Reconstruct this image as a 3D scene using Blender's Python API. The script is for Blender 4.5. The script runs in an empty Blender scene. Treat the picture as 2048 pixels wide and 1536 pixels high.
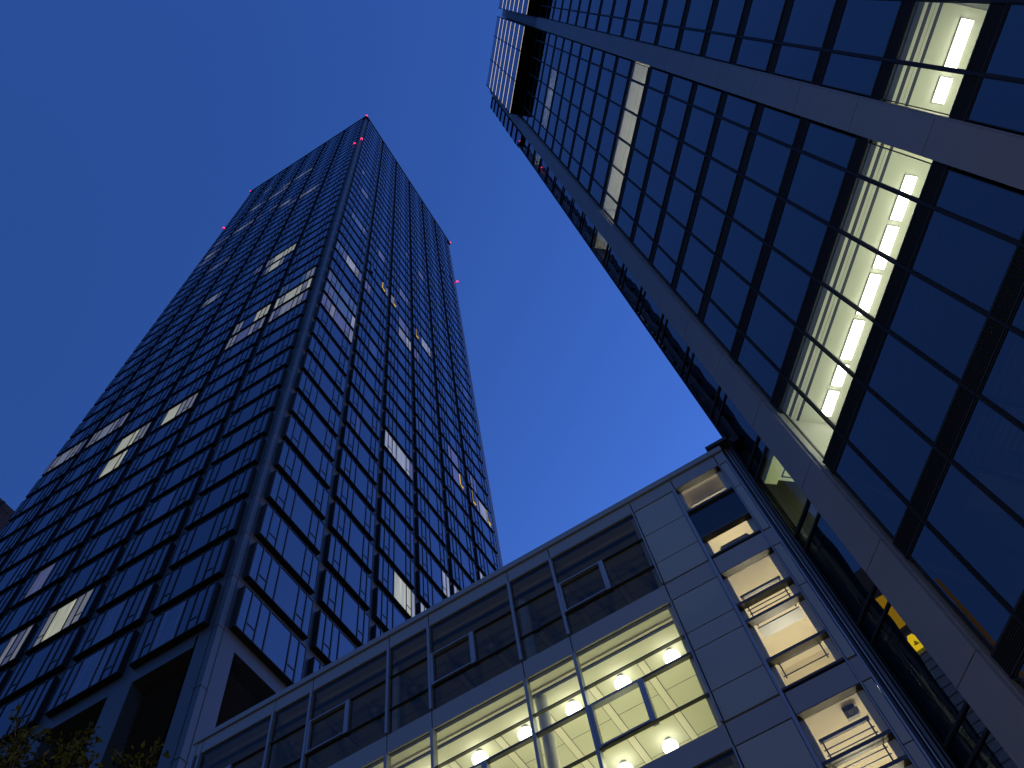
import bpy, math, random
from mathutils import Matrix, Vector
random.seed(7)
R = math.radians
scn = bpy.context.scene
COL = scn.collection

# ------------------------------------------------------------------ camera
CAMZ = 1.6
cam = bpy.data.cameras.new("camera")
cam_o = bpy.data.objects.new("camera", cam)
COL.objects.link(cam_o)
scn.camera = cam_o
cam.sensor_width = 36.0
cam.lens = 1729.36 / 2048 * 36.0
cam.clip_start = 0.1
cam.clip_end = 3000
cx = Vector((0.85398441, 0.50823655, -0.1113833))
cd = Vector((-0.50438812, 0.75614212, -0.41694331))
cf = Vector((-0.12768422, 0.4122435, 0.90208206))
m = Matrix.Identity(4)
for i in range(3):
    m[i][0], m[i][1], m[i][2] = cx[i], -cd[i], -cf[i]
m[0][3], m[1][3], m[2][3] = 0, 0, CAMZ
cam_o.matrix_world = m

# ------------------------------------------------------------------ dusk sky
world = bpy.data.worlds.new("World")
scn.world = world
world.use_nodes = True
wn, wl = world.node_tree.nodes, world.node_tree.links
bg = wn['Background']
SKY_EL, SKY_AZ = 1.5, 20.0
sky = wn.new('ShaderNodeTexSky')
sky.sky_type = 'NISHITA'
sky.sun_disc = False
sky.sun_elevation = R(SKY_EL)
sky.sun_rotation = R(SKY_AZ)
sky.ozone_density = 3
tc = wn.new('ShaderNodeTexCoord')
dot = wn.new('ShaderNodeVectorMath'); dot.operation = 'DOT_PRODUCT'
dot.inputs[1].default_value = (0.56, 0.26, 0.0)       # afterglow side of the sky is brighter
wl.new(tc.outputs['Generated'], dot.inputs[0])
ad = wn.new('ShaderNodeMath'); ad.operation = 'ADD'; ad.inputs[1].default_value = 1.0
wl.new(dot.outputs['Value'], ad.inputs[0])
tint = wn.new('ShaderNodeVectorMath'); tint.operation = 'MULTIPLY'
tint.inputs[1].default_value = (0.43, 0.55, 1.00)
wl.new(sky.outputs[0], tint.inputs[0])
sc_ = wn.new('ShaderNodeVectorMath'); sc_.operation = 'SCALE'
wl.new(tint.outputs[0], sc_.inputs[0]); wl.new(ad.outputs[0], sc_.inputs['Scale'])
wl.new(sc_.outputs[0], bg.inputs['Color'])
bg.inputs['Strength'].default_value = 1.0
scn.view_settings.view_transform = 'Standard'
scn.view_settings.look = 'None'
scn.view_settings.exposure = 0
scn.view_settings.gamma = 1
# the last afterglow, a very weak and wide sun low beyond the rooftops
sl = bpy.data.lights.new("sun", 'SUN'); sl.energy = 0.02; sl.angle = R(25); sl.color = (0.75, 0.82, 1.0)
so = bpy.data.objects.new("sun", sl); COL.objects.link(so)
sdir = Vector((math.sin(R(SKY_AZ)) * math.cos(R(12)), math.cos(R(SKY_AZ)) * math.cos(R(12)), math.sin(R(12))))
so.rotation_euler = sdir.to_track_quat('Z', 'Y').to_euler()
scn.render.engine = 'CYCLES'
scn.cycles.use_denoising = True
scn.cycles.max_bounces = 8
scn.cycles.transparent_max_bounces = 10
scn.cycles.sample_clamp_indirect = 4
scn.cycles.caustics_reflective = False
scn.cycles.caustics_refractive = False

# ------------------------------------------------------------------ materials
MATS = {}
def newmat(name):
    mt = bpy.data.materials.new(name); mt.use_nodes = True
    MATS[name] = mt
    nt = mt.node_tree
    nt.nodes.clear()
    out = nt.nodes.new('ShaderNodeOutputMaterial')
    return mt, nt, out

def noise_bump(nt, scale, strength, dist, detail=2.0, seed_obj=True):
    tcn = nt.nodes.new('ShaderNodeTexCoord')
    src = tcn.outputs['Object']
    if seed_obj:
        oi = nt.nodes.new('ShaderNodeObjectInfo')
        mul = nt.nodes.new('ShaderNodeMath'); mul.operation = 'MULTIPLY'; mul.inputs[1].default_value = 37.0
        nt.links.new(oi.outputs['Random'], mul.inputs[0])
        va = nt.nodes.new('ShaderNodeVectorMath'); va.operation = 'ADD'
        nt.links.new(tcn.outputs['Object'], va.inputs[0]); nt.links.new(mul.outputs[0], va.inputs[1])
        src = va.outputs[0]
    no = nt.nodes.new('ShaderNodeTexNoise'); no.inputs['Scale'].default_value = scale
    no.inputs['Detail'].default_value = detail
    nt.links.new(src, no.inputs['Vector'])
    bp = nt.nodes.new('ShaderNodeBump'); bp.inputs['Strength'].default_value = strength
    bp.inputs['Distance'].default_value = dist
    nt.links.new(no.outputs['Fac'], bp.inputs['Height'])
    return bp, no

def solid(name, col, rough=0.6, metal=0.0, spec=0.5, var=0.12, vscale=1.5, bump=0.0, per_object=False):
    mt, nt, out = newmat(name)
    b = nt.nodes.new('ShaderNodeBsdfPrincipled')
    nt.links.new(b.outputs[0], out.inputs[0])
    b.inputs['Roughness'].default_value = rough
    b.inputs['Metallic'].default_value = metal
    b.inputs['Specular IOR Level'].default_value = spec
    bp, no = noise_bump(nt, vscale, bump, 0.02, 4.0, seed_obj=False)
    mr = nt.nodes.new('ShaderNodeMapRange')
    mr.inputs['To Min'].default_value = 1 - var; mr.inputs['To Max'].default_value = 1 + var
    nt.links.new(no.outputs['Fac'], mr.inputs['Value'])
    vm = nt.nodes.new('ShaderNodeVectorMath'); vm.operation = 'SCALE'
    vm.inputs[0].default_value = col[:3]
    nt.links.new(mr.outputs[0], vm.inputs['Scale'])
    nt.links.new(vm.outputs[0], b.inputs['Base Color'])
    if bump > 0:
        nt.links.new(bp.outputs[0], b.inputs['Normal'])
    return mt

def emis(name, col, strength):
    mt, nt, out = newmat(name)
    e = nt.nodes.new('ShaderNodeEmission')
    e.inputs[0].default_value = (*col, 1); e.inputs[1].default_value = strength
    nt.links.new(e.outputs[0], out.inputs[0])
    return mt

def clear_glass(name, tintc, ior=1.6, wav_scale=0.8, wav=0.0, dist=0.01, gloss=(1, 1, 1), rough=0.0):
    """window glass: sky mirrored by Fresnel, the room seen through it"""
    mt, nt, out = newmat(name)
    fr = nt.nodes.new('ShaderNodeFresnel'); fr.inputs['IOR'].default_value = ior
    tr = nt.nodes.new('ShaderNodeBsdfTransparent'); tr.inputs[0].default_value = (*tintc, 1)
    gl = nt.nodes.new('ShaderNodeBsdfGlossy'); gl.inputs['Roughness'].default_value = rough
    gl.inputs['Color'].default_value = (*gloss, 1)
    mx = nt.nodes.new('ShaderNodeMixShader')
    nt.links.new(fr.outputs[0], mx.inputs[0]); nt.links.new(tr.outputs[0], mx.inputs[1]); nt.links.new(gl.outputs[0], mx.inputs[2])
    nt.links.new(mx.outputs[0], out.inputs[0])
    if wav > 0:
        bp, no = noise_bump(nt, wav_scale, wav, dist, 1.0)
        nt.links.new(bp.outputs[0], gl.inputs['Normal'])
    return mt

def coated_glass(name, base, ior, gloss, emit=None, estr=0.0, wav=0.05, curtain=0.0):
    """mirror-coated glass over a dark or lit, curtained room"""
    mt, nt, out = newmat(name)
    fr = nt.nodes.new('ShaderNodeFresnel'); fr.inputs['IOR'].default_value = ior
    gl = nt.nodes.new('ShaderNodeBsdfGlossy'); gl.inputs['Roughness'].default_value = 0.015
    gl.inputs['Color'].default_value = (*gloss, 1)
    df = nt.nodes.new('ShaderNodeBsdfDiffuse')
    bp, no = noise_bump(nt, 0.35, wav, 0.02, 1.0)
    nt.links.new(bp.outputs[0], gl.inputs['Normal'])
    # curtains and furniture behind the pane: soft vertical folds, different in each window
    tcn = nt.nodes.new('ShaderNodeTexCoord')
    mp = nt.nodes.new('ShaderNodeMapping'); mp.inputs['Scale'].default_value = (5.0, 5.0, 0.25)
    oi = nt.nodes.new('ShaderNodeObjectInfo')
    va = nt.nodes.new('ShaderNodeVectorMath'); va.operation = 'ADD'
    mu = nt.nodes.new('ShaderNodeMath'); mu.operation = 'MULTIPLY'; mu.inputs[1].default_value = 91.0
    nt.links.new(oi.outputs['Random'], mu.inputs[0])
    nt.links.new(tcn.outputs['Object'], va.inputs[0]); nt.links.new(mu.outputs[0], va.inputs[1])
    nt.links.new(va.outputs[0], mp.inputs['Vector'])
    n2 = nt.nodes.new('ShaderNodeTexNoise'); n2.inputs['Scale'].default_value = 1.0; n2.inputs['Detail'].default_value = 3
    nt.links.new(mp.outputs[0], n2.inputs['Vector'])
    mr = nt.nodes.new('ShaderNodeMapRange'); mr.inputs['From Min'].default_value = 0.3; mr.inputs['From Max'].default_value = 0.7
    mr.inputs['To Min'].default_value = 1 - curtain; mr.inputs['To Max'].default_value = 1 + curtain
    nt.links.new(n2.outputs['Fac'], mr.inputs['Value'])
    vm = nt.nodes.new('ShaderNodeVectorMath'); vm.operation = 'SCALE'; vm.inputs[0].default_value = base
    nt.links.new(mr.outputs[0], vm.inputs['Scale']); nt.links.new(vm.outputs[0], df.inputs[0])
    base_out = df.outputs[0]
    if emit:
        e = nt.nodes.new('ShaderNodeEmission'); e.inputs[0].default_value = (*emit, 1)
        ms = nt.nodes.new('ShaderNodeMath'); ms.operation = 'MULTIPLY'; ms.inputs[1].default_value = estr
        nt.links.new(mr.outputs[0], ms.inputs[0]); nt.links.new(ms.outputs[0], e.inputs[1])
        asd = nt.nodes.new('ShaderNodeAddShader')
        nt.links.new(df.outputs[0], asd.inputs[0]); nt.links.new(e.outputs[0], asd.inputs[1])
        base_out = asd.outputs[0]
    mx = nt.nodes.new('ShaderNodeMixShader')
    nt.links.new(fr.outputs[0], mx.inputs[0]); nt.links.new(base_out, mx.inputs[1]); nt.links.new(gl.outputs[0], mx.inputs[2])
    nt.links.new(mx.outputs[0], out.inputs[0])
    return mt

# tower with the window boxes
solid('tower_metal', (0.06, 0.066, 0.072), 0.45, 0.0, 0.5, 0.08)
solid('tower_frame', (0.022, 0.022, 0.024), 0.5, 0.0, 0.3)
solid('tower_mullion', (0.035, 0.037, 0.042), 0.4, 0.0, 0.4)
solid('louvre_black', (0.012, 0.011, 0.011), 0.6, 0.0, 0.3)
coated_glass('tower_glass', (0.012, 0.012, 0.014), 2.2, (0.86, 0.90, 1.0), wav=0.10, curtain=0.5)
coated_glass('crown_glass', (0.05, 0.05, 0.06), 1.9, (0.86, 0.90, 1.0), wav=0.05, curtain=0.3)
coated_glass('tower_glass_curtain', (0.10, 0.10, 0.12), 2.1, (0.84, 0.88, 1.0), wav=0.10, curtain=0.4)
coated_glass('tower_lit_dim', (0.1, 0.1, 0.12), 1.8, (0.9, 0.92, 1.0), (0.75, 0.72, 1.0), 0.085, 0.08, 0.35)
coated_glass('tower_lit_blue', (0.1, 0.1, 0.12), 1.8, (0.9, 0.92, 1.0), (0.45, 0.72, 1.0), 0.07, 0.08, 0.3)
coated_glass('tower_lit_mid', (0.1, 0.1, 0.12), 1.7, (0.9, 0.92, 1.0), (0.95, 0.95, 0.80), 0.17, 0.08, 0.35)
coated_glass('tower_lit_bright', (0.1, 0.1, 0.12), 1.6, (0.9, 0.92, 1.0), (1.0, 1.0, 0.58), 0.42, 0.08, 0.3)
coated_glass('tower_lit_white', (0.1, 0.1, 0.12), 1.6, (0.9, 0.92, 1.0), (0.9, 0.95, 1.0), 0.30, 0.08, 0.3)
emis('sash_glow', (1.0, 0.62, 0.12), 0.8)  # yellow room light on the opened sashes, put in as emission
LAMP_W = 1000
emis('lamp_glass', (1.0, 0.8, 0.5), 3.0)
emis('red_beacon', (1.0, 0.02, 0.10), 6.0)
# right block
solid('pier_stone', (0.205, 0.215, 0.225), 0.5, 0.0, 0.4, 0.12, 0.7)
solid('joint_dark', (0.02, 0.02, 0.022), 0.8)
solid('spandrel_black', (0.026, 0.024, 0.020), 0.7, 0.0, 0.08)
solid('mullion_dark', (0.020, 0.021, 0.022), 0.55, 0.0, 0.2)
clear_glass('block_glass', (0.72, 0.76, 0.80), 2.25, 0.5, 0.12, 0.01)
clear_glass('block_glass_clear', (0.92, 0.95, 0.90), 1.45, 0.5, 0.05, 0.01)
clear_glass('block_glass_strip', (0.40, 0.45, 0.48), 2.6, 0.55, 0.16, 0.02)
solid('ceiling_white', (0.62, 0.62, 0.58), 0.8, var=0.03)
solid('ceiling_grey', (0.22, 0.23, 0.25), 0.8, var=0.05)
solid('room_dark', (0.06, 0.06, 0.065), 0.9)
solid('room_pale', (0.5, 0.5, 0.47), 0.9, var=0.05)
solid('groove_dark', (0.03, 0.035, 0.05), 0.8)
solid('blind_slat', (0.60, 0.62, 0.66), 0.6)
emis('tube_light', (1.0, 1.0, 0.78), 7.0)
emis('tube_light_soft', (1.0, 0.98, 0.75), 2.2)
emis('tube_light_dim', (0.85, 0.92, 1.0), 0.6)
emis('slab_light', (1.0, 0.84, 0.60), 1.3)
# low building
solid('panel_metal', (0.255, 0.275, 0.265), 0.42, 0.0, 0.5, 0.12, 0.8)
solid('spandrel_metal', (0.215, 0.225, 0.235), 0.45, 0.0, 0.5, 0.05, 0.6)
solid('frame_metal', (0.22, 0.24, 0.28), 0.4, 0.3, 0.5)
clear_glass('low_glass', (0.88, 0.90, 0.88), 1.5, 0.6, 0.05, 0.01)
clear_glass('low_glass_dark', (0.55, 0.56, 0.55), 1.33, 0.6, 0.08, 0.01)
solid('panel_glass_dark', (0.015, 0.017, 0.022), 0.12, 0.0, 0.5)
solid('hall_ceiling', (0.66, 0.65, 0.50), 0.85, var=0.03)
solid('hall_strip', (0.80, 0.76, 0.62), 0.8, var=0.02)
solid('hall_wall', (0.55, 0.56, 0.42), 0.85, var=0.04)
solid('stair_wall', (0.62, 0.57, 0.44), 0.85, var=0.04)
solid('stair_dark', (0.10, 0.10, 0.10), 0.7)
solid('rail_black', (0.01, 0.01, 0.01), 0.4)
emis('globe_glow', (1.0, 1.0, 0.82), 5.0)
solid('globe_off', (0.35, 0.36, 0.36), 0.3)
solid('device_grey', (0.25, 0.26, 0.26), 0.5)
solid('device_dark', (0.03, 0.03, 0.035), 0.3)
solid('sign_yellow', (0.75, 0.62, 0.05), 0.6)
solid('sign_red', (0.45, 0.05, 0.04), 0.6)
# others
solid('asphalt', (0.05, 0.05, 0.052), 0.9, var=0.3, vscale=3, bump=0.3)
solid('far_dark', (0.035, 0.033, 0.035), 0.6)
solid('far_pale', (0.15, 0.20, 0.20), 0.5)
solid('far_grey', (0.10, 0.13, 0.14), 0.5)
emis('crown_yellow', (1.0, 0.55, 0.03), 0.75)
emis('crown_dim', (1.0, 0.5, 0.15), 0.12)
solid('far_brown', (0.06, 0.045, 0.03), 0.7)
emis('emblem_yellow', (1.0, 0.68, 0.02), 2.6)
emis('mirrored_pane_glow', (0.75, 1.0, 0.75), 3.0)
solid('bark', (0.06, 0.045, 0.03), 0.9, var=0.4, vscale=12, bump=0.6)

mt, nt, out = newmat('leaf')
b = nt.nodes.new('ShaderNodeBsdfPrincipled'); b.inputs['Roughness'].default_value = 0.5
b.inputs['Specular IOR Level'].default_value = 0.2
tcn = nt.nodes.new('ShaderNodeTexCoord'); no = nt.nodes.new('ShaderNodeTexNoise'); no.inputs['Scale'].default_value = 2.2
nt.links.new(tcn.outputs['Object'], no.inputs['Vector'])
cr = nt.nodes.new('ShaderNodeValToRGB')
cr.color_ramp.elements[0].position = 0.3; cr.color_ramp.elements[0].color = (0.018, 0.026, 0.003, 1)
cr.color_ramp.elements[1].position = 0.7; cr.color_ramp.elements[1].color = (0.06, 0.066, 0.006, 1)
nt.links.new(no.outputs['Fac'], cr.inputs[0]); nt.links.new(cr.outputs[0], b.inputs['Base Color'])
tl = nt.nodes.new('ShaderNodeBsdfTranslucent'); nt.links.new(cr.outputs[0], tl.inputs[0])
mx = nt.nodes.new('ShaderNodeMixShader'); mx.inputs[0].default_value = 0.35
nt.links.new(b.outputs[0], mx.inputs[1]); nt.links.new(tl.outputs[0], mx.inputs[2]); nt.links.new(mx.outputs[0], out.inputs[0])

# ------------------------------------------------------------------ helpers
def q_abs(p):
    return (p[0] * QC, p[1] * QC, (p[2] - CAMZ) * QC + CAMZ)
class MB:
    def __init__(s):
        s.v = []; s.f = []; s.mi = []; s.mats = []
    def mid(s, mat):
        if mat not in s.mats: s.mats.append(mat)
        return s.mats.index(mat)
    def box(s, x0, x1, y0, y1, z0, z1, mat, skip=()):
        """local: x right along the facade, y inward (negative = outward), z up"""
        k = len(s.v); i = s.mid(mat)
        for z in (z0, z1):
            s.v += [(x0, y0, z), (x1, y0, z), (x1, y1, z), (x0, y1, z)]
        F = {'bot': (0, 3, 2, 1), 'top': (4, 5, 6, 7), 'front': (0, 1, 5, 4), 'right': (1, 2, 6, 5), 'back': (2, 3, 7, 6), 'left': (3, 0, 4, 7)}
        for n, f in F.items():
            if n in skip: continue
            s.f.append(tuple(a + k for a in f)); s.mi.append(i)
    def quad(s, pts, mat):
        k = len(s.v); s.v += [tuple(p) for p in pts]; s.f.append(tuple(range(k, k + len(pts)))); s.mi.append(s.mid(mat))
    def pane(s, x0, x1, y, z0, z1, mat):
        s.quad([(x0, y, z0), (x1, y, z0), (x1, y, z1), (x0, y, z1)], mat)
    def cyl(s, x, y, z0, z1, r, mat, n=16, r2=None):
        r2 = r if r2 is None else r2
        k = len(s.v); i = s.mid(mat)
        for a in range(n):
            t = 2 * math.pi * a / n
            s.v += [(x + r * math.cos(t), y + r * math.sin(t), z0), (x + r2 * math.cos(t), y + r2 * math.sin(t), z1)]
        for a in range(n):
            c = (a + 1) % n
            s.f.append((k + 2 * a, k + 2 * c, k + 2 * c + 1, k + 2 * a + 1)); s.mi.append(i)
        s.f.append(tuple(k + 2 * a for a in reversed(range(n)))); s.mi.append(i)
        s.f.append(tuple(k + 2 * a + 1 for a in range(n))); s.mi.append(i)
    def tube(s, p, q, r, mat, r2=None, n=8):
        p, q = Vector(p), Vector(q); d = (q - p).normalized()
        a = d.orthogonal().normalized(); b2 = d.cross(a)
        r2 = r if r2 is None else r2
        k = len(s.v); i = s.mid(mat)
        for j in range(n):
            t = 2 * math.pi * j / n; w = a * math.cos(t) + b2 * math.sin(t)
            s.v += [tuple(p + w * r), tuple(q + w * r2)]
        for j in range(n):
            c = (j + 1) % n
            s.f.append((k + 2 * j, k + 2 * c, k + 2 * c + 1, k + 2 * j + 1)); s.mi.append(i)
        s.f.append(tuple(k + 2 * j for j in reversed(range(n)))); s.mi.append(i)
        s.f.append(tuple(k + 2 * j + 1 for j in range(n))); s.mi.append(i)
    def sphere(s, c, r, mat, nu=20, nv=12, zs=1.0):
        k = len(s.v); i = s.mid(mat)
        s.v.append((c[0], c[1], c[2] - r * zs))
        for a in range(1, nv):
            ph = -math.pi / 2 + math.pi * a / nv
            for b_ in range(nu):
                t = 2 * math.pi * b_ / nu
                s.v.append((c[0] + r * math.cos(ph) * math.cos(t), c[1] + r * math.cos(ph) * math.sin(t), c[2] + r * zs * math.sin(ph)))
        s.v.append((c[0], c[1], c[2] + r * zs)); top = len(s.v) - 1
        for b_ in range(nu):
            d = (b_ + 1) % nu
            s.f.append((k, k + 1 + d, k + 1 + b_)); s.mi.append(i)
            for a in range(nv - 2):
                o = k + 1 + a * nu
                s.f.append((o + b_, o + d, o + nu + d, o + nu + b_)); s.mi.append(i)
            o = k + 1 + (nv - 2) * nu
            s.f.append((o + b_, o + d, top)); s.mi.append(i)
    def mesh(s, name):
        me = bpy.data.meshes.new(name)
        me.from_pydata(s.v, [], s.f)
        for mname in s.mats: me.materials.append(MATS[mname])
        me.polygons.foreach_set('material_index', s.mi)
        me.update()
        return me
    def build(s, name, parent=None, mw=None, smooth=False):
        me = s.mesh(name)
        if smooth:
            me.polygons.foreach_set('use_smooth', [True] * len(me.polygons))
        return link(me, name, parent, mw)

def link(me, name, parent=None, mw=None):
    o = bpy.data.objects.new(name, me); COL.objects.link(o)
    if parent: o.parent = parent
    if mw is not None: o.matrix_local = mw
    return o

def tag(o, label=None, cat=None, group=None, kind=None):
    if label: o['label'] = label
    if cat: o['category'] = cat
    if group: o['group'] = group
    if kind: o['kind'] = kind
    return o

def empty(name, label, cat, group=None, loc=(0, 0, 0)):
    o = bpy.data.objects.new(name, None); COL.objects.link(o); o.location = loc
    o.empty_display_size = 0.1
    return tag(o, label, cat, group)

def frame(ox, oy, theta):
    return Matrix.Translation((ox, oy, 0)) @ Matrix.Rotation(theta, 4, 'Z')

# ------------------------------------------------------------------ ground
g = MB(); g.quad([(-700, -600, 0), (700, -600, 0), (700, 900, 0), (-700, 900, 0)], 'asphalt')
tag(g.build('ground'), kind='structure')
g = MB(); g.box(-14.5, 0.7, 7.5, 11.66, 0.004, 0.12, 'panel_metal')
tag(g.build('pavement'), kind='structure')

# ================================================================== A: the tall tower
S = 27.0
P_A = 0.1325 * S
Z_A = 1.1615 * S + CAMZ
NF = 44
PR = 0.30
WH = 0.1055 * S
XC, YC_ = -0.778 * S, 0.628 * S
XL = -1.868 * S
YB = 1.8147 * S
tower = empty('high_rise_tower', 'tall dark high-rise with gridded window boxes and red beacons at its top, left of centre', 'tower')
FA_R = frame(XC, YC_, R(90))       # local x runs away from the corner
FA_L = frame(XL, YC_, 0)           # local x runs towards the corner
LW = XC - XL
RW = YB - YC_
r_starts = [(s - 0.628) * S for s in (.651, .850, 1.0335, 1.217, 1.4005, 1.584)]
r_w = [.1755 * S, .16 * S, .16 * S, .16 * S, .16 * S, .1755 * S]
l_pitch, l_w = .1775 * S, .1545 * S
# distances of each bay's near edge from the corner on the left face
l_near = [(.022 + .1775 * i) * S for i in range(6)]

ztop = Z_A + NF * P_A + 0.5
w = MB(); w.box(XL, XC, YC_, YB, Z_A - 0.25, ztop, 'tower_metal', skip=('bot',))
wall = w.build('wall', tower)
w = MB()
for f in (FA_L, FA_R):
    W = LW if f is FA_L else RW
    def T(p, f=f): return tuple(f @ Vector(p))
    for (a, b_, y0, y1, z0, z1) in ((-0.1, W + 0.1, -0.36, -0.0, ztop - 0.3, ztop + 0.9),):
        k = MB(); k.box(a, b_, y0, y1, z0, z1, 'tower_frame')
        i0 = len(w.v); w.v += [T(p) for p in k.v]; w.f += [tuple(q + i0 for q in ff) for ff in k.f]; w.mi += [w.mid('tower_frame')] * len(k.f)
w.box(XL + 3, XC - 3, YC_ + 3, YB - 3, ztop, ztop + 1.2, 'tower_frame')
w.build('parapet', tower)
# corner column with panel joints
w = MB()
cl = MB()
for f, x0, x1 in ((FA_R, 0.0, 0.42), (FA_L, LW - 0.42, LW)):
    for k in range(-9, NF):
        z = Z_A + k * P_A - 0.35
        if z < 1: continue
        kk = MB(); kk.box(x0 + (0 if f is FA_L else -0.0), x1, -0.012, 0.0, z, z + 0.035, 'joint_dark')
        i0 = len(w.v); w.v += [tuple(f @ Vector(p)) for p in kk.v]; w.f += [tuple(q + i0 for q in ff) for ff in kk.f]; w.mi += [w.mid('joint_dark')] * len(kk.f)
    kk = MB(); xx = 0.34 if f is FA_R else LW - 0.34
    kk.box(xx, xx + 0.03, -0.013, 0.0, 1.0, ztop - 0.4, 'joint_dark')
    i0 = len(w.v); w.v += [tuple(f @ Vector(p)) for p in kk.v]; w.f += [tuple(q + i0 for q in ff) for ff in kk.f]; w.mi += [w.mid('joint_dark')] * len(kk.f)
w.build('panel_joints', tower)

# base storeys: big frame with black louvred openings
w = MB(); lv = []
zb1 = 1.127 * S + CAMZ
def base_face(f, W, spans):
    b_ = MB(); xs = 0.0
    for (a, c) in spans:
        b_.box(xs, a, 0.0, 1.2, 0.0, Z_A - 0.25, 'tower_metal'); xs = c
    b_.box(xs, W - (1.2 if f is FA_L else 0), 0.0, 1.2, 0.0, Z_A - 0.25, 'tower_metal')
    for (a, c) in spans:
        b_.box(a, c, 0.0, 1.2, zb1, Z_A - 0.25, 'tower_metal')
        b_.box(a, c, 0.0, 1.2, 0.0, 2.0, 'tower_metal')
    i0 = len(w.v); w.v += [tuple(f @ Vector(p)) for p in b_.v]; w.f += [tuple(q + i0 for q in ff) for ff in b_.f]; w.mi += [w.mid('tower_metal')] * len(b_.f)
    for (a, c) in spans:
        l = MB()
        l.box(a, c, 1.0, 1.15, 2.0, zb1, 'louvre_black')
        z = 8.0
        while z < zb1 - 0.05:
            l.quad([(a, 0.95, z), (c, 0.95, z), (c, 0.72, z + 0.10), (a, 0.72, z + 0.10)], 'tower_mullion')
            z += 0.26
        l.build('louvre', tower, f)
sp_r = [(r_starts[i] + (0.62 if i == 0 else 0.35), r_starts[i] + r_w[i] - 0.35) for i in range(6)]
sp_l = [(LW - (l_near[i] + l_w) + 0.25, LW - l_near[i] - (0.5 if i == 0 else 0.45)) for i in reversed(range(6))]
base_face(FA_R, RW, sp_r)
base_face(FA_L, LW, sp_l)
w.box(XL + 1.2, XC - 1.2, YC_ + 1.3, YB - 0.1, 0, Z_A - 0.3, 'room_dark')
w.build('base_wall', tower)

MULL = (0, .12, .26, .40, .745, .88, 1.0)
TONE = {'.': 'tower_glass', 'c': 'tower_glass_curtain', 'd': 'tower_lit_dim', 'b': 'tower_lit_blue', 'm': 'tower_lit_mid', 'B': 'tower_lit_bright', 'w': 'tower_lit_white'}
wcache = {}
def window_mb(width, pat, mirror, sash=None):
    """pat lists the six panes counted from the tower's near corner"""
    w = MB(); W, H = width, WH
    fr = 0.055
    w.box(0, W, -PR, 0, 0, H, 'tower_frame', skip=('back',))
    cuts = [c * W for c in MULL]
    panes = list(pat)
    if mirror:
        cuts = [W - c for c in reversed(cuts)]; panes = panes[::-1]
    y = -PR - 0.012
    for i in range(6):
        a, b_ = cuts[i] + fr / 2 + (fr / 2 if i == 0 else 0), cuts[i + 1] - fr / 2 - (fr / 2 if i == 5 else 0)
        mat = TONE[panes[i]]
        if i in (1, 4):
            zz = H * 0.26
            w.pane(a, b_, y, fr, zz, mat); w.pane(a, b_, y, zz + fr, H - fr, mat)
            w.box(a, b_, y - 0.03, -PR + 0.001, zz, zz + fr, 'tower_mullion')
        else:
            w.pane(a, b_, y, fr, H - fr, mat)
    for i in range(1, 6):
        w.box(cuts[i] - fr / 2, cuts[i] + fr / 2, y - 0.05, -PR + 0.001, 0, H, 'tower_mullion')
    w.box(0, W, y - 0.03, -PR + 0.001, 0, fr, 'tower_frame'); w.box(0, W, y - 0.03, -PR + 0.001, H - fr, H, 'tower_frame')
    w.box(0, fr, y - 0.028, -PR + 0.001, fr, H - fr, 'tower_frame'); w.box(W - fr, W, y - 0.028, -PR + 0.001, fr, H - fr, 'tower_frame')
    return w
def window_mesh(width, pat, mirror):
    key = (round(width, 2), pat, mirror)
    if key not in wcache: wcache[key] = window_mb(width, pat, mirror).mesh('window')
    return wcache[key]

# lit or curtained rooms: (bay from the near corner, floor): panes
LIT_L = {(0, 14): 'bbcbmm'[::-1], (0, 13): 'BmBBmB', (0, 12): 'dmmmdm', (1, 13): 'BBB.mm', (1, 12): 'mdmdmm', (1, 19): 'BBBBmm', (1, 18): '..mBm.',
         (2, 19): 'dd....', (1, 29): '.dmmmm', (2, 30): '...mm.', (2, 36): 'mmmmmd', (3, 36): 'mmm...', (3, 35): 'dmmmmm', (4, 35): 'ddmmd.',
         (3, 31): 'ddd.dd', (4, 31): 'mmmmmd', (5, 31): 'dddd..', (5, 29): 'ddmm..', (5, 28): '.dddd.', (4, 25): 'ddbdd.', (3, 19): '..dmm.', (2, 29): 'ddd...',
         (4, 11): 'mdmmmm', (5, 11): 'dmmmmd', (2, 9): '..Bmmm'[::-1], (3, 9): 'mmBB..', (3, 8): '..BB..', (2, 2): '.mmBm.', (3, 2): 'mdm...', (1, 1): 'c..c..',
         (3, 4): '...d..', (4, 5): '.cc...', (2, 6): '..c...', (1, 4): '...c..', (5, 2): 'dd....', (0, 23): '..cc..', (2, 15): 'c..c..', (4, 17): '..cc..', (5, 21): 'ccc...', (0, 34): '...c..',
         (2, 25): '..c...', (4, 39): '..dd..', (1, 39): '.c....', (0, 0): '...c..', (1, 0): '..cc..', (3, 14): '....cc', (4, 8): 'cc....'}
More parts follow.
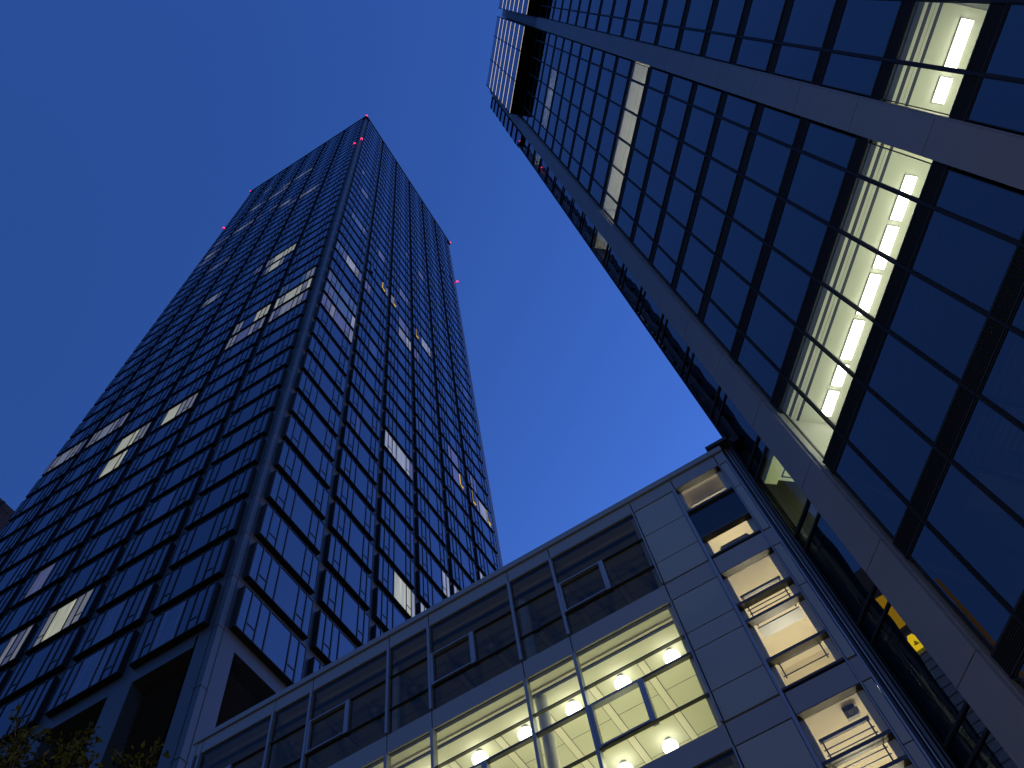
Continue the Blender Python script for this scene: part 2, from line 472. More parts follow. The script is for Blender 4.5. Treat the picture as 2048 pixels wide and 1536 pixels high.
LIT_R = {(0, 17): 'bbdwmd', (0, 14): 'dbbbbb', (0, 13): 'bdbbbw', (0, 12): 'ddmddm', (1, 17): 'dd....', (1, 22): '...d..', (1, 19): '.....m', (2, 19): 'mm....',
         (2, 21): '...dd.', (2, 18): '...dd.', (2, 9): 'wwwwwd', (2, 4): '...BBw', (3, 4): 'ww....', (3, 6): '....ww', (4, 6): 'ww....', (5, 8): 'ww....', (3, 17): 'dd....',
         (3, 19): '...ww.', (2, 17): '...mww', (1, 13): '...c..', (0, 22): '..bbd.', (0, 27): '...d..', (4, 12): '...dd.', (4, 13): '..dd..', (5, 13): '.dd...', (5, 12): '..dww.',
         (3, 27): '...d..', (2, 27): '....d.', (4, 20): '.c....', (1, 8): '..c...', (3, 12): 'cc....', (0, 30): '..d...', (5, 20): '..cc..', (4, 30): '..c...', (2, 33): '.cc...'}
wins = []
for fl in range(NF):
    for bay in range(6):
        # right-hand face
        x0, ww = r_starts[bay], r_w[bay]
        p = FA_R @ Vector((x0 + ww / 2, -PR, Z_A + fl * P_A + WH / 2)); v = p - Vector((0, 0, CAMZ))
        nrm = (FA_R.to_3x3() @ Vector((0, -1, 0)))
        sz = ww * WH * abs(v.normalized() @ nrm) / v.length_squared
        vis = not (fl < 4 and False)
        wins.append((sz, 'R', bay, fl, x0, ww))
        x0 = LW - l_near[bay] - l_w
        p = FA_L @ Vector((x0 + l_w / 2, -PR, Z_A + fl * P_A + WH / 2)); v = p - Vector((0, 0, CAMZ))
        nrm = Vector((0, -1, 0))
        sz = l_w * WH * abs(v.normalized() @ nrm) / v.length_squared
        # bays outside the frame do not count as large
        q = v; fx = q @ cx / (q @ cf) * 1729.36 + 1024; fy = q @ cd / (q @ cf) * 1729.36 + 768
        if fx < -60 or fy > 1600: sz *= 0.01
        wins.append((sz, 'L', bay, fl, x0, l_w))
wins.sort(key=lambda t: -t[0])
rest = MB()
for n_, (sz, face, bay, fl, x0, ww) in enumerate(wins):
    pat = (LIT_R if face == 'R' else LIT_L).get((bay, fl), '......')
    f = FA_R if face == 'R' else FA_L
    mw = f @ Matrix.Translation((x0, 0, Z_A + fl * P_A))
    if n_ < 100:
        o = link(window_mesh(ww, pat, face == 'L'), 'window', tower, mw)
        if any(c in pat for c in 'Bw'): o['label'] = 'lit window'
    else:
        k = window_mb(ww, pat, face == 'L')
        i0 = len(rest.v); rest.v += [tuple(mw @ Vector(p)) for p in k.v]
        rest.f += [tuple(q + i0 for q in ff) for ff in k.f]; rest.mi += [rest.mid(k.mats[j]) for j in k.mi]
o = rest.build('upper_windows', tower); o['kind'] = 'stuff'

# opened sashes that stand out from the right-hand face
for bay, fr_, fl, glow in ((1, .19, 19, .25), (1, .80, 19, 1), (2, .19, 19, 1), (3, .19, 19, 1), (4, .80, 12, 1), (5, .19, 12, 1), (5, .81, 12, 1), (5, .19, 34, 0), (5, .80, 35, 0)):
    x0, ww = r_starts[bay], r_w[bay]
    k = MB(); sw = 0.12 * ww; hh = WH * 0.70
    k.box(-sw / 2, sw / 2, -0.42, -0.36, 0, hh, 'tower_frame')
    k.pane(-sw / 2 + .05, sw / 2 - .05, -0.425, .05, hh - .05, 'tower_glass')
    if glow:
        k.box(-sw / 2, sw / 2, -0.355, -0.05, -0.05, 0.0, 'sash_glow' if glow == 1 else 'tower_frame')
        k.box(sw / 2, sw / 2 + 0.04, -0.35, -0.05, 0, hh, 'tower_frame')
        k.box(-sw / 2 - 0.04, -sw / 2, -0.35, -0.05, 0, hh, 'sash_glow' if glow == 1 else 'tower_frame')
    else:
        k.box(-sw / 2, sw / 2, -0.36, -0.05, -0.05, 0.0, 'tower_frame')
        k.box(-sw / 2 - 0.04, -sw / 2, -0.36, -0.05, 0, hh, 'tower_frame')
    k.build('open_sash', tower, FA_R @ Matrix.Translation((x0 + fr_ * ww, -0.02, Z_A + fl * P_A + WH * 0.27)))

# red warning beacons
def beacon(x, y, z):
    k = MB(); k.sphere((0, 0, 0.30), 0.19, 'red_beacon', 12, 8); k.cyl(0, 0, -0.2, 0.12, 0.12, 'tower_frame', 8)
    k.build('warning_beacon', tower, Matrix.Translation((x, y, z)))
zt = ztop + 0.9
zm = 5.93 * S + CAMZ
for x, y, z in ((XC + 0.2, YC_ - 0.2, zt), (XL - 0.2, YC_ - 0.2, zt), (XC + 0.25, YB + 0.1, zt), (XC + 0.45, YC_ - 0.05, zm), (XC - 0.75, YC_ - 0.25, zm - 2.2), (XL - 0.4, YC_ - 0.1, zm), (XC + 0.4, YB + 0.1, zm + 1.5)):
    beacon(x, y, z)

# ================================================================== B: the block on the right
SB = 12.0
TB = R(-49.0712503)
nB = Vector((0.75552484, 0.65512, 0))
FB = frame(nB.x * SB, nB.y * SB, TB)
block = empty('office_block', 'glass office block with pale stone piers and a lit office row, filling the right', 'office building')
def s_(v): return v * SB
def zB(v): return v * SB + CAMZ
GP = 0.2975
G0, GT, D0 = 1.240, 1.487, 1.192     # glass bottom / top, spandrel bottom of floor k = 0
S_L, S_R = -0.966, 2.2
ZTOPB = zB(9.05)
bays = [(-.767, -.690), (-.690, -.567), (-.567, -.4445), (-.4445, -.322), (-.322, -.200), (-.200, -.1265),
        (-.0445, .034), (.034, .152), (.152, .2705), (.2705, .389), (.389, .5075), (.5075, .626)]
K0, K1 = -4, 19
def gz(k): return zB(G0 + GP * k), zB(GT + GP * k), zB(D0 + GP * k)
# spandrels: black ventilation bands
fine = MB(); coarse = MB()
for k in range(K0, K1 + 2):
    a, b_, c = gz(k)
    if c < 0.1: continue
    for x0, x1 in ((-.772, -.1225), (-.0485, S_R)):
        q = MB() 
        q.box(s_(x0), s_(x1), 0.02, 0.42, c, a, 'spandrel_black')
        if k <= 3:
            z = c + 0.05
            while z < a - 0.06:
                q.box(s_(x0), s_(x1), -0.015, 0.02, z, z + 0.02, 'mullion_dark'); z += 0.055
            q.box(s_(x0), s_(x1), -0.03, 0.02, c, c + 0.04, 'mullion_dark'); q.box(s_(x0), s_(x1), -0.03, 0.02, a - 0.05, a, 'mullion_dark')
        tgt = fine if k <= 3 else coarse
        tgt_v = len(tgt.v); tgt.v += q.v; tgt.f += [tuple(t + tgt_v for t in ff) for ff in q.f]; tgt.mi += [tgt.mid(q.mats[j]) for j in q.mi]
fine.build('ventilation_bands', block, FB); coarse.build('spandrel_bands', block, FB)
# mullions
for i, (a, b_) in enumerate(bays):
    if i in (5,): continue
    m_ = MB(); x = s_(b_)
    m_.box(x - 0.034, x + 0.034, -0.05, 0.06, 1.0, zB(6.94) if b_ < 0.56 else ZTOPB, 'mullion_dark')
    m_.box(x - 0.01, x + 0.01, -0.075, -0.05, 1.0, zB(6.94) if b_ < 0.56 else ZTOPB, 'mullion_dark')
    m_.build('mullion', block, FB)
# piers, panel by panel
for x0, x1, ret in ((-.8585, -.7805, 1), (-.1215, -.0495, 1)):
    pm = MB(); prot = 0.14
    k = -5
    jts = [zB(0.962 + 0.3003 * j) for j in range(-4, 29)]
    jts = [0.0] + [z for z in jts if z > 1] + [zB(9.4)]
    for za, zb_ in zip(jts, jts[1:]):
        pm.box(s_(x0), s_(x1), -prot, 0.3, za + 0.012, zb_ - 0.012, 'pier_stone')
    pm.box(s_(x0) + 0.03, s_(x1) - 0.03, -prot + 0.03, 0.3, 0, zB(9.4), 'joint_dark')
    pm.box(s_(x1), s_(x1) + 0.05, -0.05, 0.3, 0, zB(9.4), 'pier_stone')
    pm.build('stone_pier', block, FB)
# windows
LITK = 1
bcache = {}
def bwin(width, h, kind):
    key = (round(width, 2), kind)
    if key not in bcache:
        w = MB()
        mat = {'lit': 'block_glass_clear', 'dark': 'block_glass', 'strip': 'block_glass_strip', 'blind': 'block_glass', 'striplit': 'block_glass_clear', 'litup': 'block_glass_clear'}[kind]
        w.pane(0.03, width - 0.03, 0.0, 0, h, mat)
        fw = 0.025
        w.box(0.03, width - 0.03, -0.02, 0.04, -0.001, fw, 'mullion_dark'); w.box(0.03, width - 0.03, -0.02, 0.04, h - fw, h + 0.001, 'mullion_dark')
        w.box(0.03, 0.03 + fw, -0.018, 0.04, fw, h - fw, 'mullion_dark'); w.box(width - 0.03 - fw, width - 0.03, -0.018, 0.04, fw, h - fw, 'mullion_dark')
        if kind == 'blind':
            z = 0.06
            while z < h - 0.1:
                w.quad([(0.1, 0.13, z), (width - 0.1, 0.13, z), (width - 0.1, 0.18, z + 0.045), (0.1, 0.18, z + 0.045)], 'blind_slat'); z += 0.075
        bcache[key] = w.mesh('window')
    return bcache[key]
restb = MB()
cnt = 0
order = []
for k in range(K0, K1 + 1):
    a, b_, c = gz(k)
    if a < 0: continue
    for i, (u, v) in enumerate(bays):
        order.append((k, i, u, v, a, b_))
order.sort(key=lambda t: t[0] if t[3] < 0.45 and t[0] >= -1 else t[0] + 40)
for n_, (k, i, u, v, a, b_) in enumerate(order):
    kind = 'lit' if k == LITK and i <= 8 else 'dark'
    if (k == 8 and i <= 5) or (k == 15 and i in (1, 2, 3, 4)) or (k == 16 and i == 8): kind = 'litup'
    if (k, i) in ((0, 2), (0, 3), (0, 4), (0, 5), (-1, 2), (1, 9), (0, 1)): kind = 'blind'
    x0 = s_(u); ww = s_(v) - x0
    mw = FB @ Matrix.Translation((x0, 0, a))
    me = bwin(ww, b_ - a, kind)
    if n_ < 78:
        o = link(me, 'window', block, mw)
        if kind in ('lit', 'litup'): o['label'] = 'brightly lit office window' if kind == 'lit' else 'lit window'
        if kind == 'blind': o['label'] = 'window with lowered slatted blind'
    else:
        i0 = len(restb.v); restb.v += [tuple(mw @ vv.co) for vv in me.vertices]
        mm = [restb.mid(mt_.name) for mt_ in me.materials]
        for p in me.polygons:
            restb.f.append(tuple(q + i0 for q in p.vertices)); restb.mi.append(mm[p.material_index])
o = restb.build('upper_windows', block); o['kind'] = 'stuff'
# glazed edge strip left of the outer pier
for k in range(K0 + 2, 24):
    z0 = zB(1.237 + GP * k - 0.003); z1 = zB(1.482 + GP * k)
    if z0 < 0.5: continue
    if k <= 19:
        kind = 'striplit' if k == 1 else ('litup' if k in (8, 15) else 'strip')
        o = link(bwin(s_(.1075) , z1 - z0, kind), 'edge_window', block, FB @ Matrix.Translation((s_(-.966), -0.03, z0)))
        if kind != 'strip': o['label'] = 'lit edge window'
w = MB()
for k in range(K0 + 2, 27):
    z0 = zB(1.186 + GP * k); z1 = zB(1.237 + GP * k)
    if z0 < 0.5 or z1 > ZTOPB: continue
    out_ = -0.25 if z0 > zB(6.7) else 0.0
    w.pane(s_(-.966), s_(-.8585), -0.02 + out_, z0, z1, 'block_glass_strip')
    w.box(s_(-.967), s_(-.8585), -0.07 + out_, 0.05 + out_, z0 - 0.05, z0 + 0.02, 'mullion_dark')
    w.box(s_(-.967), s_(-.8585), -0.07 + out_, 0.05 + out_, z1 - 0.02, z1 + 0.05, 'mullion_dark')
w.box(s_(-.9685), s_(-.966), -0.09, 0.4, 0.5, zB(6.73), 'mullion_dark')
w.build('edge_strip_frame', block, FB)
# projecting top of the edge strip
w = MB()
w.box(s_(-.966), s_(-.86), -0.25, 0.3, zB(6.74), ZTOPB, 'spandrel_black')
for k in range(18, 27):
    z0 = zB(1.24 + GP * k); z1 = zB(1.49 + GP * k)
    if z1 < ZTOPB: w.pane(s_(-.964), s_(-.862), -0.27, z0, z1, 'tower_glass')
w.build('edge_bay', block, FB)
# body of the block
w = MB()
w.box(s_(-.955), s_(S_R), 7.0, 7.3, 0, ZTOPB, 'room_dark')
w.box(s_(-.966) , s_(-.955), 0.1, 7.3, 0, ZTOPB, 'spandrel_black')
w.box(s_(S_R), s_(S_R) + 0.3, 0.0, 7.3, 0, ZTOPB, 'spandrel_black')
w.box(s_(-.955), s_(S_R), 0.0, 7.3, ZTOPB - 0.5, ZTOPB, 'spandrel_black')
w.build('rear_wall', block, FB)
# ceilings: the same perimeter channels on every floor
def slab(k, name='floor_slab'):
    w = MB(); a, b_, c = gz(k)
    nz = zB(G0 + GP * (k + 1))
    ceil = b_ - 0.02
    lit = (k == LITK)
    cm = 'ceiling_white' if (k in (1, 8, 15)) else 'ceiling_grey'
    upper = k in (8, 15)
    x0, x1 = s_(-.955), s_(S_R)
    w.box(x0, x1, 0.43, 7.0, ceil + 0.1, nz - 0.02, 'room_dark')
    ys = [(0.08, 0.233, 'groove_dark', 0.0), (0.233, 0.325, cm, 0.0), (0.325, 0.425, 'groove_dark', 0.0), (0.425, 0.515, cm, 0.0), (0.515, 0.527, 'groove_dark', 0.01), (0.527, 0.607, cm, 0.0),
          (0.607, 0.70, 'groove_dark', 0.0), (0.70, 6.9, cm, 0.0)]
    if upper: ys = [(0.08, 0.55, cm, 0.0), (0.55, 0.56, 'groove_dark', 0.01), (0.56, 6.9, cm, 0.0)]
    if k <= 6 and not lit:
        for u, v in bays:
            if s_(v) - s_(u) > 1.2: w.box(s_(u) + 0.40, s_(v) - 0.12, 0.78, 3.2, ceil - 0.02, ceil - 0.001, 'ceiling_white')
    for y0, y1, mt_, up in ys:
        w.box(x0, x1, y0, y1, ceil + up, ceil + 0.10, mt_)
    return w.build(name, block, FB)
for k in range(K0, K1 + 2): 
    if gz(k)[1] > 0.5: slab(k)
# lit office row: partitions, back wall and long tube lights
w = MB()
a, b_, c = gz(1)
w.box(s_(-.955), s_(.5), 3.6, 3.7, a - 0.4, b_, 'room_pale')
w.box(s_(.158), s_(.164), 0.15, 3.6, a - 0.4, b_, 'room_dark')
w.box(s_(-.955), s_(.5), 0.12, 3.6, a - 0.45, a - 0.4, 'room_pale')
w.box(s_(-.80), s_(-.79), 0.15, 3.6, a - 0.4, b_, 'room_pale')
w.build('office_interior', block, FB)
fx_labels = ['in the lit pane at the very bottom of the lit row', 'in the second lit pane from the bottom of the row', 'in the third lit pane from the bottom of the row', 'in the fourth lit pane from the bottom of the row',
             'in the fifth lit pane from the bottom of the row', 'in the lit pane just below the inner pier', 'in the lit pane just above the inner pier', 'in the topmost lit pane of the row']
fxp = [(-.765, -.700), (-.685, -.63), (-.615, -.518), (-.503, -.406), (-.391, -.294), (-.279, -.182), (-.028, .022), (.037, .135)]
def fixture(x0, x1, k, y0, y1, mat, lab):
    a, b_, c = gz(k)
    m_ = MB(); z = b_ - 0.02
    m_.box(s_(x0), s_(x1), y0, y1, z - 0.09, z - 0.04, mat)
    m_.box(s_(x0) - 0.02, s_(x1) + 0.02, y0 - 0.02, y1 + 0.02, z - 0.04, z - 0.01, 'device_grey')
    o = m_.build('ceiling_light', None, FB)
    tag(o, lab, 'ceiling light', 'long ceiling lights in the lit office row')
for (x0, x1), lab in zip(fxp, fx_labels):
    fixture(x0, x1, 1, 1.27, 1.57, 'tube_light', 'long white ceiling light ' + lab)
for x in (-.68, -.50, -.32, -.17, -.02, .10):
    l = bpy.data.lights.new('office_fill', 'POINT'); l.energy = 66; l.color = (0.95, 1.0, 0.64); l.shadow_soft_size = 0.25  # unseen fill low in the room, added to brighten the ceiling
    lo = bpy.data.objects.new('office_fill', l); COL.objects.link(lo); lo.parent = block; lo.location = FB @ Vector((s_(x), 1.7, gz(1)[0] + 0.7))
# upper lit rooms: lit by unseen point lights low inside
for k, x0, x1, pw in ((8, -.766, -.124, 70), (15, -.69, -.322, 55), (16, .152, .27, 30), (8, -.955, -.862, 40), (15, -.955, -.862, 30)):
    a, b_, c = gz(k)
    m_ = MB()
    m_.box(s_(x0), s_(x1), 3.0, 3.1, a - 0.4, b_, 'room_pale')
    m_.box(s_(x0), s_(x1), 0.12, 3.1, a - 0.45, a - 0.4, 'room_pale')
    m_.box(s_(x0) - .05, s_(x0), 0.12, 3.1, a - 0.4, b_, 'room_pale'); m_.box(s_(x1), s_(x1) + .05, 0.12, 3.1, a - 0.4, b_, 'room_pale')
    m_.build('lit_room', block, FB)
    n_ = 3 if x1 - x0 > .5 else 1
    for j in range(n_):
        l = bpy.data.lights.new('room_lamp', 'POINT'); l.energy = pw; l.color = (1.0, 0.96, 0.72) if k == 8 else (0.85, 0.92, 1.0); l.shadow_soft_size = 0.25
        lo = bpy.data.objects.new('room_lamp', l); COL.objects.link(lo); lo.parent = block; lo.location = FB @ Vector((s_(x0 + (x1 - x0) * (j + .5) / n_), 1.2, a + 0.5))
# the lit room behind the edge strip: nested ceiling frames
a, b_ = zB(1.237 + GP), zB(1.482 + GP)
m_ = MB()
for y0, y1, z, mt_ in ((0.1, 0.5, b_ - 0.3, 'hall_wall'), (0.5, 6.5, b_ - 0.02, 'ceiling_white')):
    m_.box(s_(-.955), s_(-.80), y0, y1, z, b_ + 0.05, mt_)
m_.box(s_(-.955), s_(-.80), 3.0, 3.05, a - 0.3, b_, 'hall_wall')
for i, y in enumerate((0.72, 0.98, 1.25, 1.6)):
    m_.box(s_(-.945) + i * 0.12, s_(-.80), y, y + 0.03, b_ - 0.05, b_ - 0.02, 'groove_dark')
    m_.box(s_(-.945) + i * 0.12, s_(-.945) + i * 0.12 + 0.03, y, 2.9, b_ - 0.049, b_ - 0.02, 'groove_dark')
m_.build('edge_room', block, FB)
l = bpy.data.lights.new('edge_lamp', 'POINT'); l.energy = 60; l.color = (0.88, 1.0, 0.62); l.shadow_soft_size = 0.3; l.energy = 110
lo = bpy.data.objects.new('edge_lamp', l); COL.objects.link(lo); lo.parent = block; lo.location = FB @ Vector((s_(-.90), 1.6, a + 0.6))

# projecting glazed crowns near the top, with lit slab edges
def crown(x0, x1, top):
    w = MB(); pj = -1.03
    z0 = zB(6.95); z1 = zB(top)
    w.box(s_(x0), s_(x1), pj, 0.0, z0, z1, 'spandrel_black', skip=('back',))
    w.build('glazed_crown', block, FB)
    w = MB()
    n = 7
    zs = [zB(6.97 + 0.3 * j) for j in range(n + 1)]
    xs = [s_(x0) + (s_(x1) - s_(x0)) * t for t in (0, .38, .72, 1.0)] if x1 < 0 else [s_(x0) + 1.45 * t for t in range(int((s_(x1) - s_(x0)) / 1.45) + 1)]
    for j in range(n):
        w.box(s_(x0) + 0.02, s_(x1) - 0.02, pj - 0.02, pj - 0.005, zs[j] + 0.15, zs[j + 1] if j < n - 1 else z1 - 0.2, 'crown_glass')
    for x in xs:
        w.box(x - 0.04, x + 0.04, pj - 0.06, pj - 0.02, z0, z1, 'mullion_dark')
    w.build('crown_glazing', block, FB)
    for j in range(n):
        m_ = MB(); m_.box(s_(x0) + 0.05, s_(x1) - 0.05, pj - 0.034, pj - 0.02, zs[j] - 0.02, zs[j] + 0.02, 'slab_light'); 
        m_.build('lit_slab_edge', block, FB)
crown(-.765, -.1245, 9.12)
crown(-.048, .57, 9.12)

# ================================================================== C: the low building
YC = 11.7          # drawing unit; the building itself is QC times as large
QC = 16.35 / 11.7
class CB(MB):
    def build(s, name, parent=None, mw=None, smooth=False):
        s.v = [q_abs(p) for p in s.v]
        return MB.build(s, name, parent, mw, smooth)
low = empty('low_building', 'low metal and glass building with a brightly lit hall, across the bottom centre', 'office building')
FC = frame(0, YC * QC, 0)
def xC(v): return v * YC
def zC(v): return v * YC + CAMZ
CL, CR = -1.205, .0675
fullm = [-1.178, -.99, -.894, -.706, -.611, -.423, -.327, -.139]
ST = [dict(top=1.381, bot=1.162), dict(top=1.1165, bot=.855), dict(top=.8115, bot=.548), dict(top=.5045, bot=.241), dict(top=.1975, bot=-.06)]
ROWS = [(1.300, 1.218), (1.035, .996, .912), (.729, .690, .606), (.422, .383, .299), (.115, .076, -.008)]
J = 0.012
def panels(mb, x0, x1, z0, z1, mat, y=0.0, th=0.12):
    mb.box(xC(x0) + J, xC(x1) - J, y, y + th, zC(z0) + J, zC(z1) - J, mat)
# coping and parapet
w = CB()
w.box(xC(CL), xC(CR) + .02, -0.05, 1.0, zC(1.4185), zC(1.433), 'spandrel_metal')
w.box(xC(CR) - 0.28, xC(CR) + 0.25, -0.10, 0.5, zC(1.436), zC(1.445), 'tower_frame')
w.build('coping', low, FC)
w = CB()
edges = [CL] + fullm + [-.047, .048, CR]
for a, b_ in zip(edges, edges[1:]):
    panels(w, a, b_, 1.383, 1.4175, 'spandrel_metal')
    for s in range(4):
        panels(w, a, b_, ST[s + 1]['top'] + .0005, ST[s]['bot'] - .002, 'spandrel_metal')
w.box(xC(CL) + .03, xC(CR) - .03, 0.05, 0.3, zC(1.382), zC(1.418), 'joint_dark')
for s in range(4):
    w.box(xC(CL) + .03, xC(CR) - .03, 0.05, 0.12, zC(ST[s + 1]['top']), zC(ST[s]['bot']), 'joint_dark')
w.build('spandrel_panels', low, FC)
w = CB()
for s in range(5):
    zs = [ST[s]['top']] + list(ROWS[s]) + [ST[s]['bot']]
    for a, b_ in zip(zs, zs[1:]):
        panels(w, -.1385, -.0525, b_, a, 'panel_metal')
        
    panels(w, .0495, .0645, ST[s]['bot'], (ST[s]['top'] + ST[s]['bot']) / 2 + .028, 'panel_metal'); panels(w, .0495, .0645, (ST[s]['top'] + ST[s]['bot']) / 2 + .028, ST[s]['top'], 'panel_metal')
w.box(xC(-.137), xC(-.054), 0.06, 0.12, 0, zC(1.38), 'joint_dark')
w.build('cladding_panels', low, FC)
w = CB()
w.box(xC(-.0525), xC(-.0475), -0.03, 0.14, 0, zC(1.3805), 'frame_metal')
w.box(xC(.0475), xC(.0495), -0.03, 0.14, 0, zC(1.3805), 'frame_metal')
w.box(xC(.0645), xC(CR), -0.01, 0.4, 0, zC(1.4180), 'frame_metal')
w.box(xC(CL), xC(CL) + 0.12, -0.02, 9.0, 0, zC(1.4175), 'spandrel_metal')
w.box(xC(CR) - 0.1, xC(CR) - 0.002, 0.4, 9.0, 0, zC(1.4175), 'spandrel_metal')
w.box(xC(CL) + .2, xC(CR) - .1, 8.8, 9.0, 0, zC(1.4175), 'spandrel_metal')
w.box(xC(CL) + .2, xC(CR) - .1, 0.12, 8.8, zC(1.395), zC(1.412), 'spandrel_metal')
w.build('frame_posts', low, FC)
# windows
MW = 0.032
def cwin(x0, x1, s, double):
    w = MB(); W = xC(x1) - xC(x0); z1, z0 = zC(ST[s]['top']), zC(ST[s]['bot'])
    H = z1 - z0
    gm = 'low_glass' if s == 1 else 'low_glass_dark'
    rows = [zC(r) - z0 for r in ROWS[s]]
    w.pane(0.02, W - 0.02, 0.04, 0.0, H, gm)
    w.box(0, MW, -0.05, 0.12, 0, H, 'frame_metal'); w.box(W - MW, W, -0.05, 0.12, 0, H, 'frame_metal')
    for r in rows:
        th = 0.016 if s != 1 else 0.026
        w.box(MW, W - MW, -0.012, 0.06, r - th / 2, r + th / 2, 'tower_mullion')
    if s == 1:
        w.box(MW, W - MW, -0.02, 0.08, rows[1] - 0.035, rows[1] + 0.02, 'tower_mullion')
    if double:
        ra, rb = (rows[-2], rows[-1])
        w.box(W / 2 - 0.055, W / 2 + 0.055, -0.03, 0.12, rb, ra, 'frame_metal')
        w.box(MW, W / 2 - 0.055, -0.035, 0.10, ra - 0.05, ra - 0.015, 'frame_metal'); w.box(MW, W / 2 - 0.055, -0.035, 0.10, rb + 0.015, rb + 0.05, 'frame_metal')
        w.box(MW, MW + 0.06, -0.034, 0.10, rb, ra, 'frame_metal')
    w.v = [(p[0] * QC, p[1] * QC, p[2] * QC) for p in w.v]
    return w.mesh('window')
cc = {}
lefts = [(CL + .011, -1.178)] + list(zip(fullm, fullm[1:]))
for s in range(5):
    for (a, b_) in lefts:
        dbl = (b_ - a) > .15
        key = (s, round(b_ - a, 3))
        if key not in cc: cc[key] = cwin(a, b_, s, dbl)
        o = link(cc[key], 'window', low, FC @ Matrix.Translation(q_abs((xC(a), 0, zC(ST[s]['bot'])))))
        if s == 1: o['label'] = 'brightly lit hall window'
# floors, ceilings and walls inside
for s in range(4):
    w = CB(); cz = zC(ST[s]['top']) 
    lit = s == 1
    cm = 'hall_ceiling'
    X0, X1 = xC(-1.19), xC(-.140)
    nxt = zC(ST[s - 1]['bot']) if s > 0 else zC(1.39)
    w.box(X0, X1, 0.13, 7.5, cz + 0.06, nxt - 0.05, 'joint_dark')
    w.box(X0, X1, 0.13, 7.5, cz, cz + 0.06, cm)
    # lowered perimeter beam, seen as pale and dark lines
    w.box(X0, X1, 0.34, 0.40, cz - 0.05, cz - 0.001, 'hall_strip')
    w.box(X0, X1, 0.40, 0.46, cz - 0.08, cz - 0.001, 'groove_dark')
    w.build('hall_ceiling', low, FC)
    w = CB()
    for j in range(12):
        xs = xC(-.242 - .096 * j)
        if xs < X0 + .2: break
        w.box(xs - 0.075, xs + 0.075, 1.0, 7.4, cz - 0.012, cz - 0.001, 'hall_strip')
        w.box(xs - 0.087, xs - 0.077, 1.0, 7.4, cz - 0.006, cz - 0.001, 'groove_dark'); w.box(xs + 0.077, xs + 0.087, 1.0, 7.4, cz - 0.006, cz - 0.001, 'groove_dark')
    for y in (2.0, 3.55, 5.1):
        w.box(X0, X1, y, y + 0.008, cz - 0.004, cz - 0.001, 'groove_dark')
    w.build('ceiling_strips', low, FC)
    w = CB()
    fz = zC(ST[s]['bot']) + 0.02
    w.box(X0, X1, 7.5, 7.6, fz, cz, 'hall_wall')
    w.box(X0, X1, 0.16, 7.5, fz - 0.04, fz, 'hall_wall')
    w.box(X1 - 0.13, X1, 0.14, 7.5, fz, cz - .002, 'hall_wall'); w.box(X0, X0 + 0.1, 0.14, 7.5, fz, cz - .002, 'hall_wall')
    for xx in (-.402, -.69, -.98):
        w.cyl(xx * 12.3, 0.62, fz, cz - .002, 0.125, 'ceiling_white', 20)
    w.build('hall_interior', low, FC)
# round lamps
LZ = zC(1.10)
rowlab = ['rightmost', 'second from right', 'third from right', 'fourth from right', 'fifth from right', 'sixth from right', 'seventh from right', 'eighth from right', 'ninth from right']
def globe(x, y, z, on, lab, grp):
    m_ = MB()
    m_.sphere((0, 0, 0), 0.17 * QC, 'globe_glow' if on else 'globe_off', 24, 14, 0.85)
    t = empty('globe_lamp', lab, 'lamp', grp, q_abs((x, y, z)))
    m_.build('globe', t, smooth=True)
    m_ = MB(); m_.cyl(0, 0, 0.135 * QC, 0.20 * QC, 0.07 * QC, 'device_grey', 12); m_.build('mount', t)
    if on:
        l = bpy.data.lights.new('hall_fill', 'POINT'); l.energy = 34; l.color = (1.0, 0.97, 0.60); l.shadow_soft_size = 0.3  # unseen fill well below the globe, added to wash the ceiling
        lo = bpy.data.objects.new('hall_fill', l); COL.objects.link(lo); lo.parent = t; lo.location = (0, 0, -2.4)
xs1 = [-.189, -.285, -.382, -.478, -.572, -.668, -.764]
xs2 = [-.284, -.377, -.473]
for j, x in enumerate(xs1):
    globe(xC(x), 12.78, LZ - .02, True, 'glowing round ceiling lamp, ' + rowlab[j] + ' in the front row of the lit hall', 'round lamps in the lit hall')
for j, x in enumerate(xs2):
    globe(xC(x), 14.96, LZ - .02, True, 'glowing round ceiling lamp, ' + rowlab[j] + ' in the rear row of the lit hall', 'round lamps in the lit hall')
for j, x in enumerate(xs1[1:]):
    globe(xC(x - .05), 12.95, zC(1.365), False, 'switched-off round ceiling lamp, ' + rowlab[j] + ' on the dark top floor', 'unlit round lamps on the dark top floor')

# stair windows on the right-hand end
SX0, SX1 = -.0475, .0475
def stair_bar(mb, za, th=0.045):
    mb.box(xC(SX0), xC(SX1), -0.04, 0.12, zC(za) - th / 2, zC(za) + th / 2, 'tower_mullion')
def stair_window(z0, z1, dark=False):
    w = CB()
    if dark: w.box(xC(SX0), xC(SX1), 0.03, 0.08, zC(z0) + 0.02, zC(z1) - 0.02, 'panel_glass_dark')
    else:
        w.pane(xC(SX0), xC(SX1), 0.05, zC(z0), zC(z1), 'low_glass')
    w.box(xC(SX0), xC(SX1), -0.03, 0.12, zC(z0), zC(z0) + 0.045, 'tower_mullion'); w.box(xC(SX0), xC(SX1), -0.03, 0.12, zC(z1) - 0.02, zC(z1), 'tower_mullion')
    o = w.build('stair_window', low, FC)
    o['label'] = 'dark glass panel in the stair strip' if dark else 'lit stairwell window'
for s in range(4):
    zs = [ST[s]['top']] + list(ROWS[s]) + [ST[s]['bot']]
    for i, (a, b_) in enumerate(zip(zs, zs[1:])):
        stair_window(b_, a, dark=(s == 0 and i == 1))
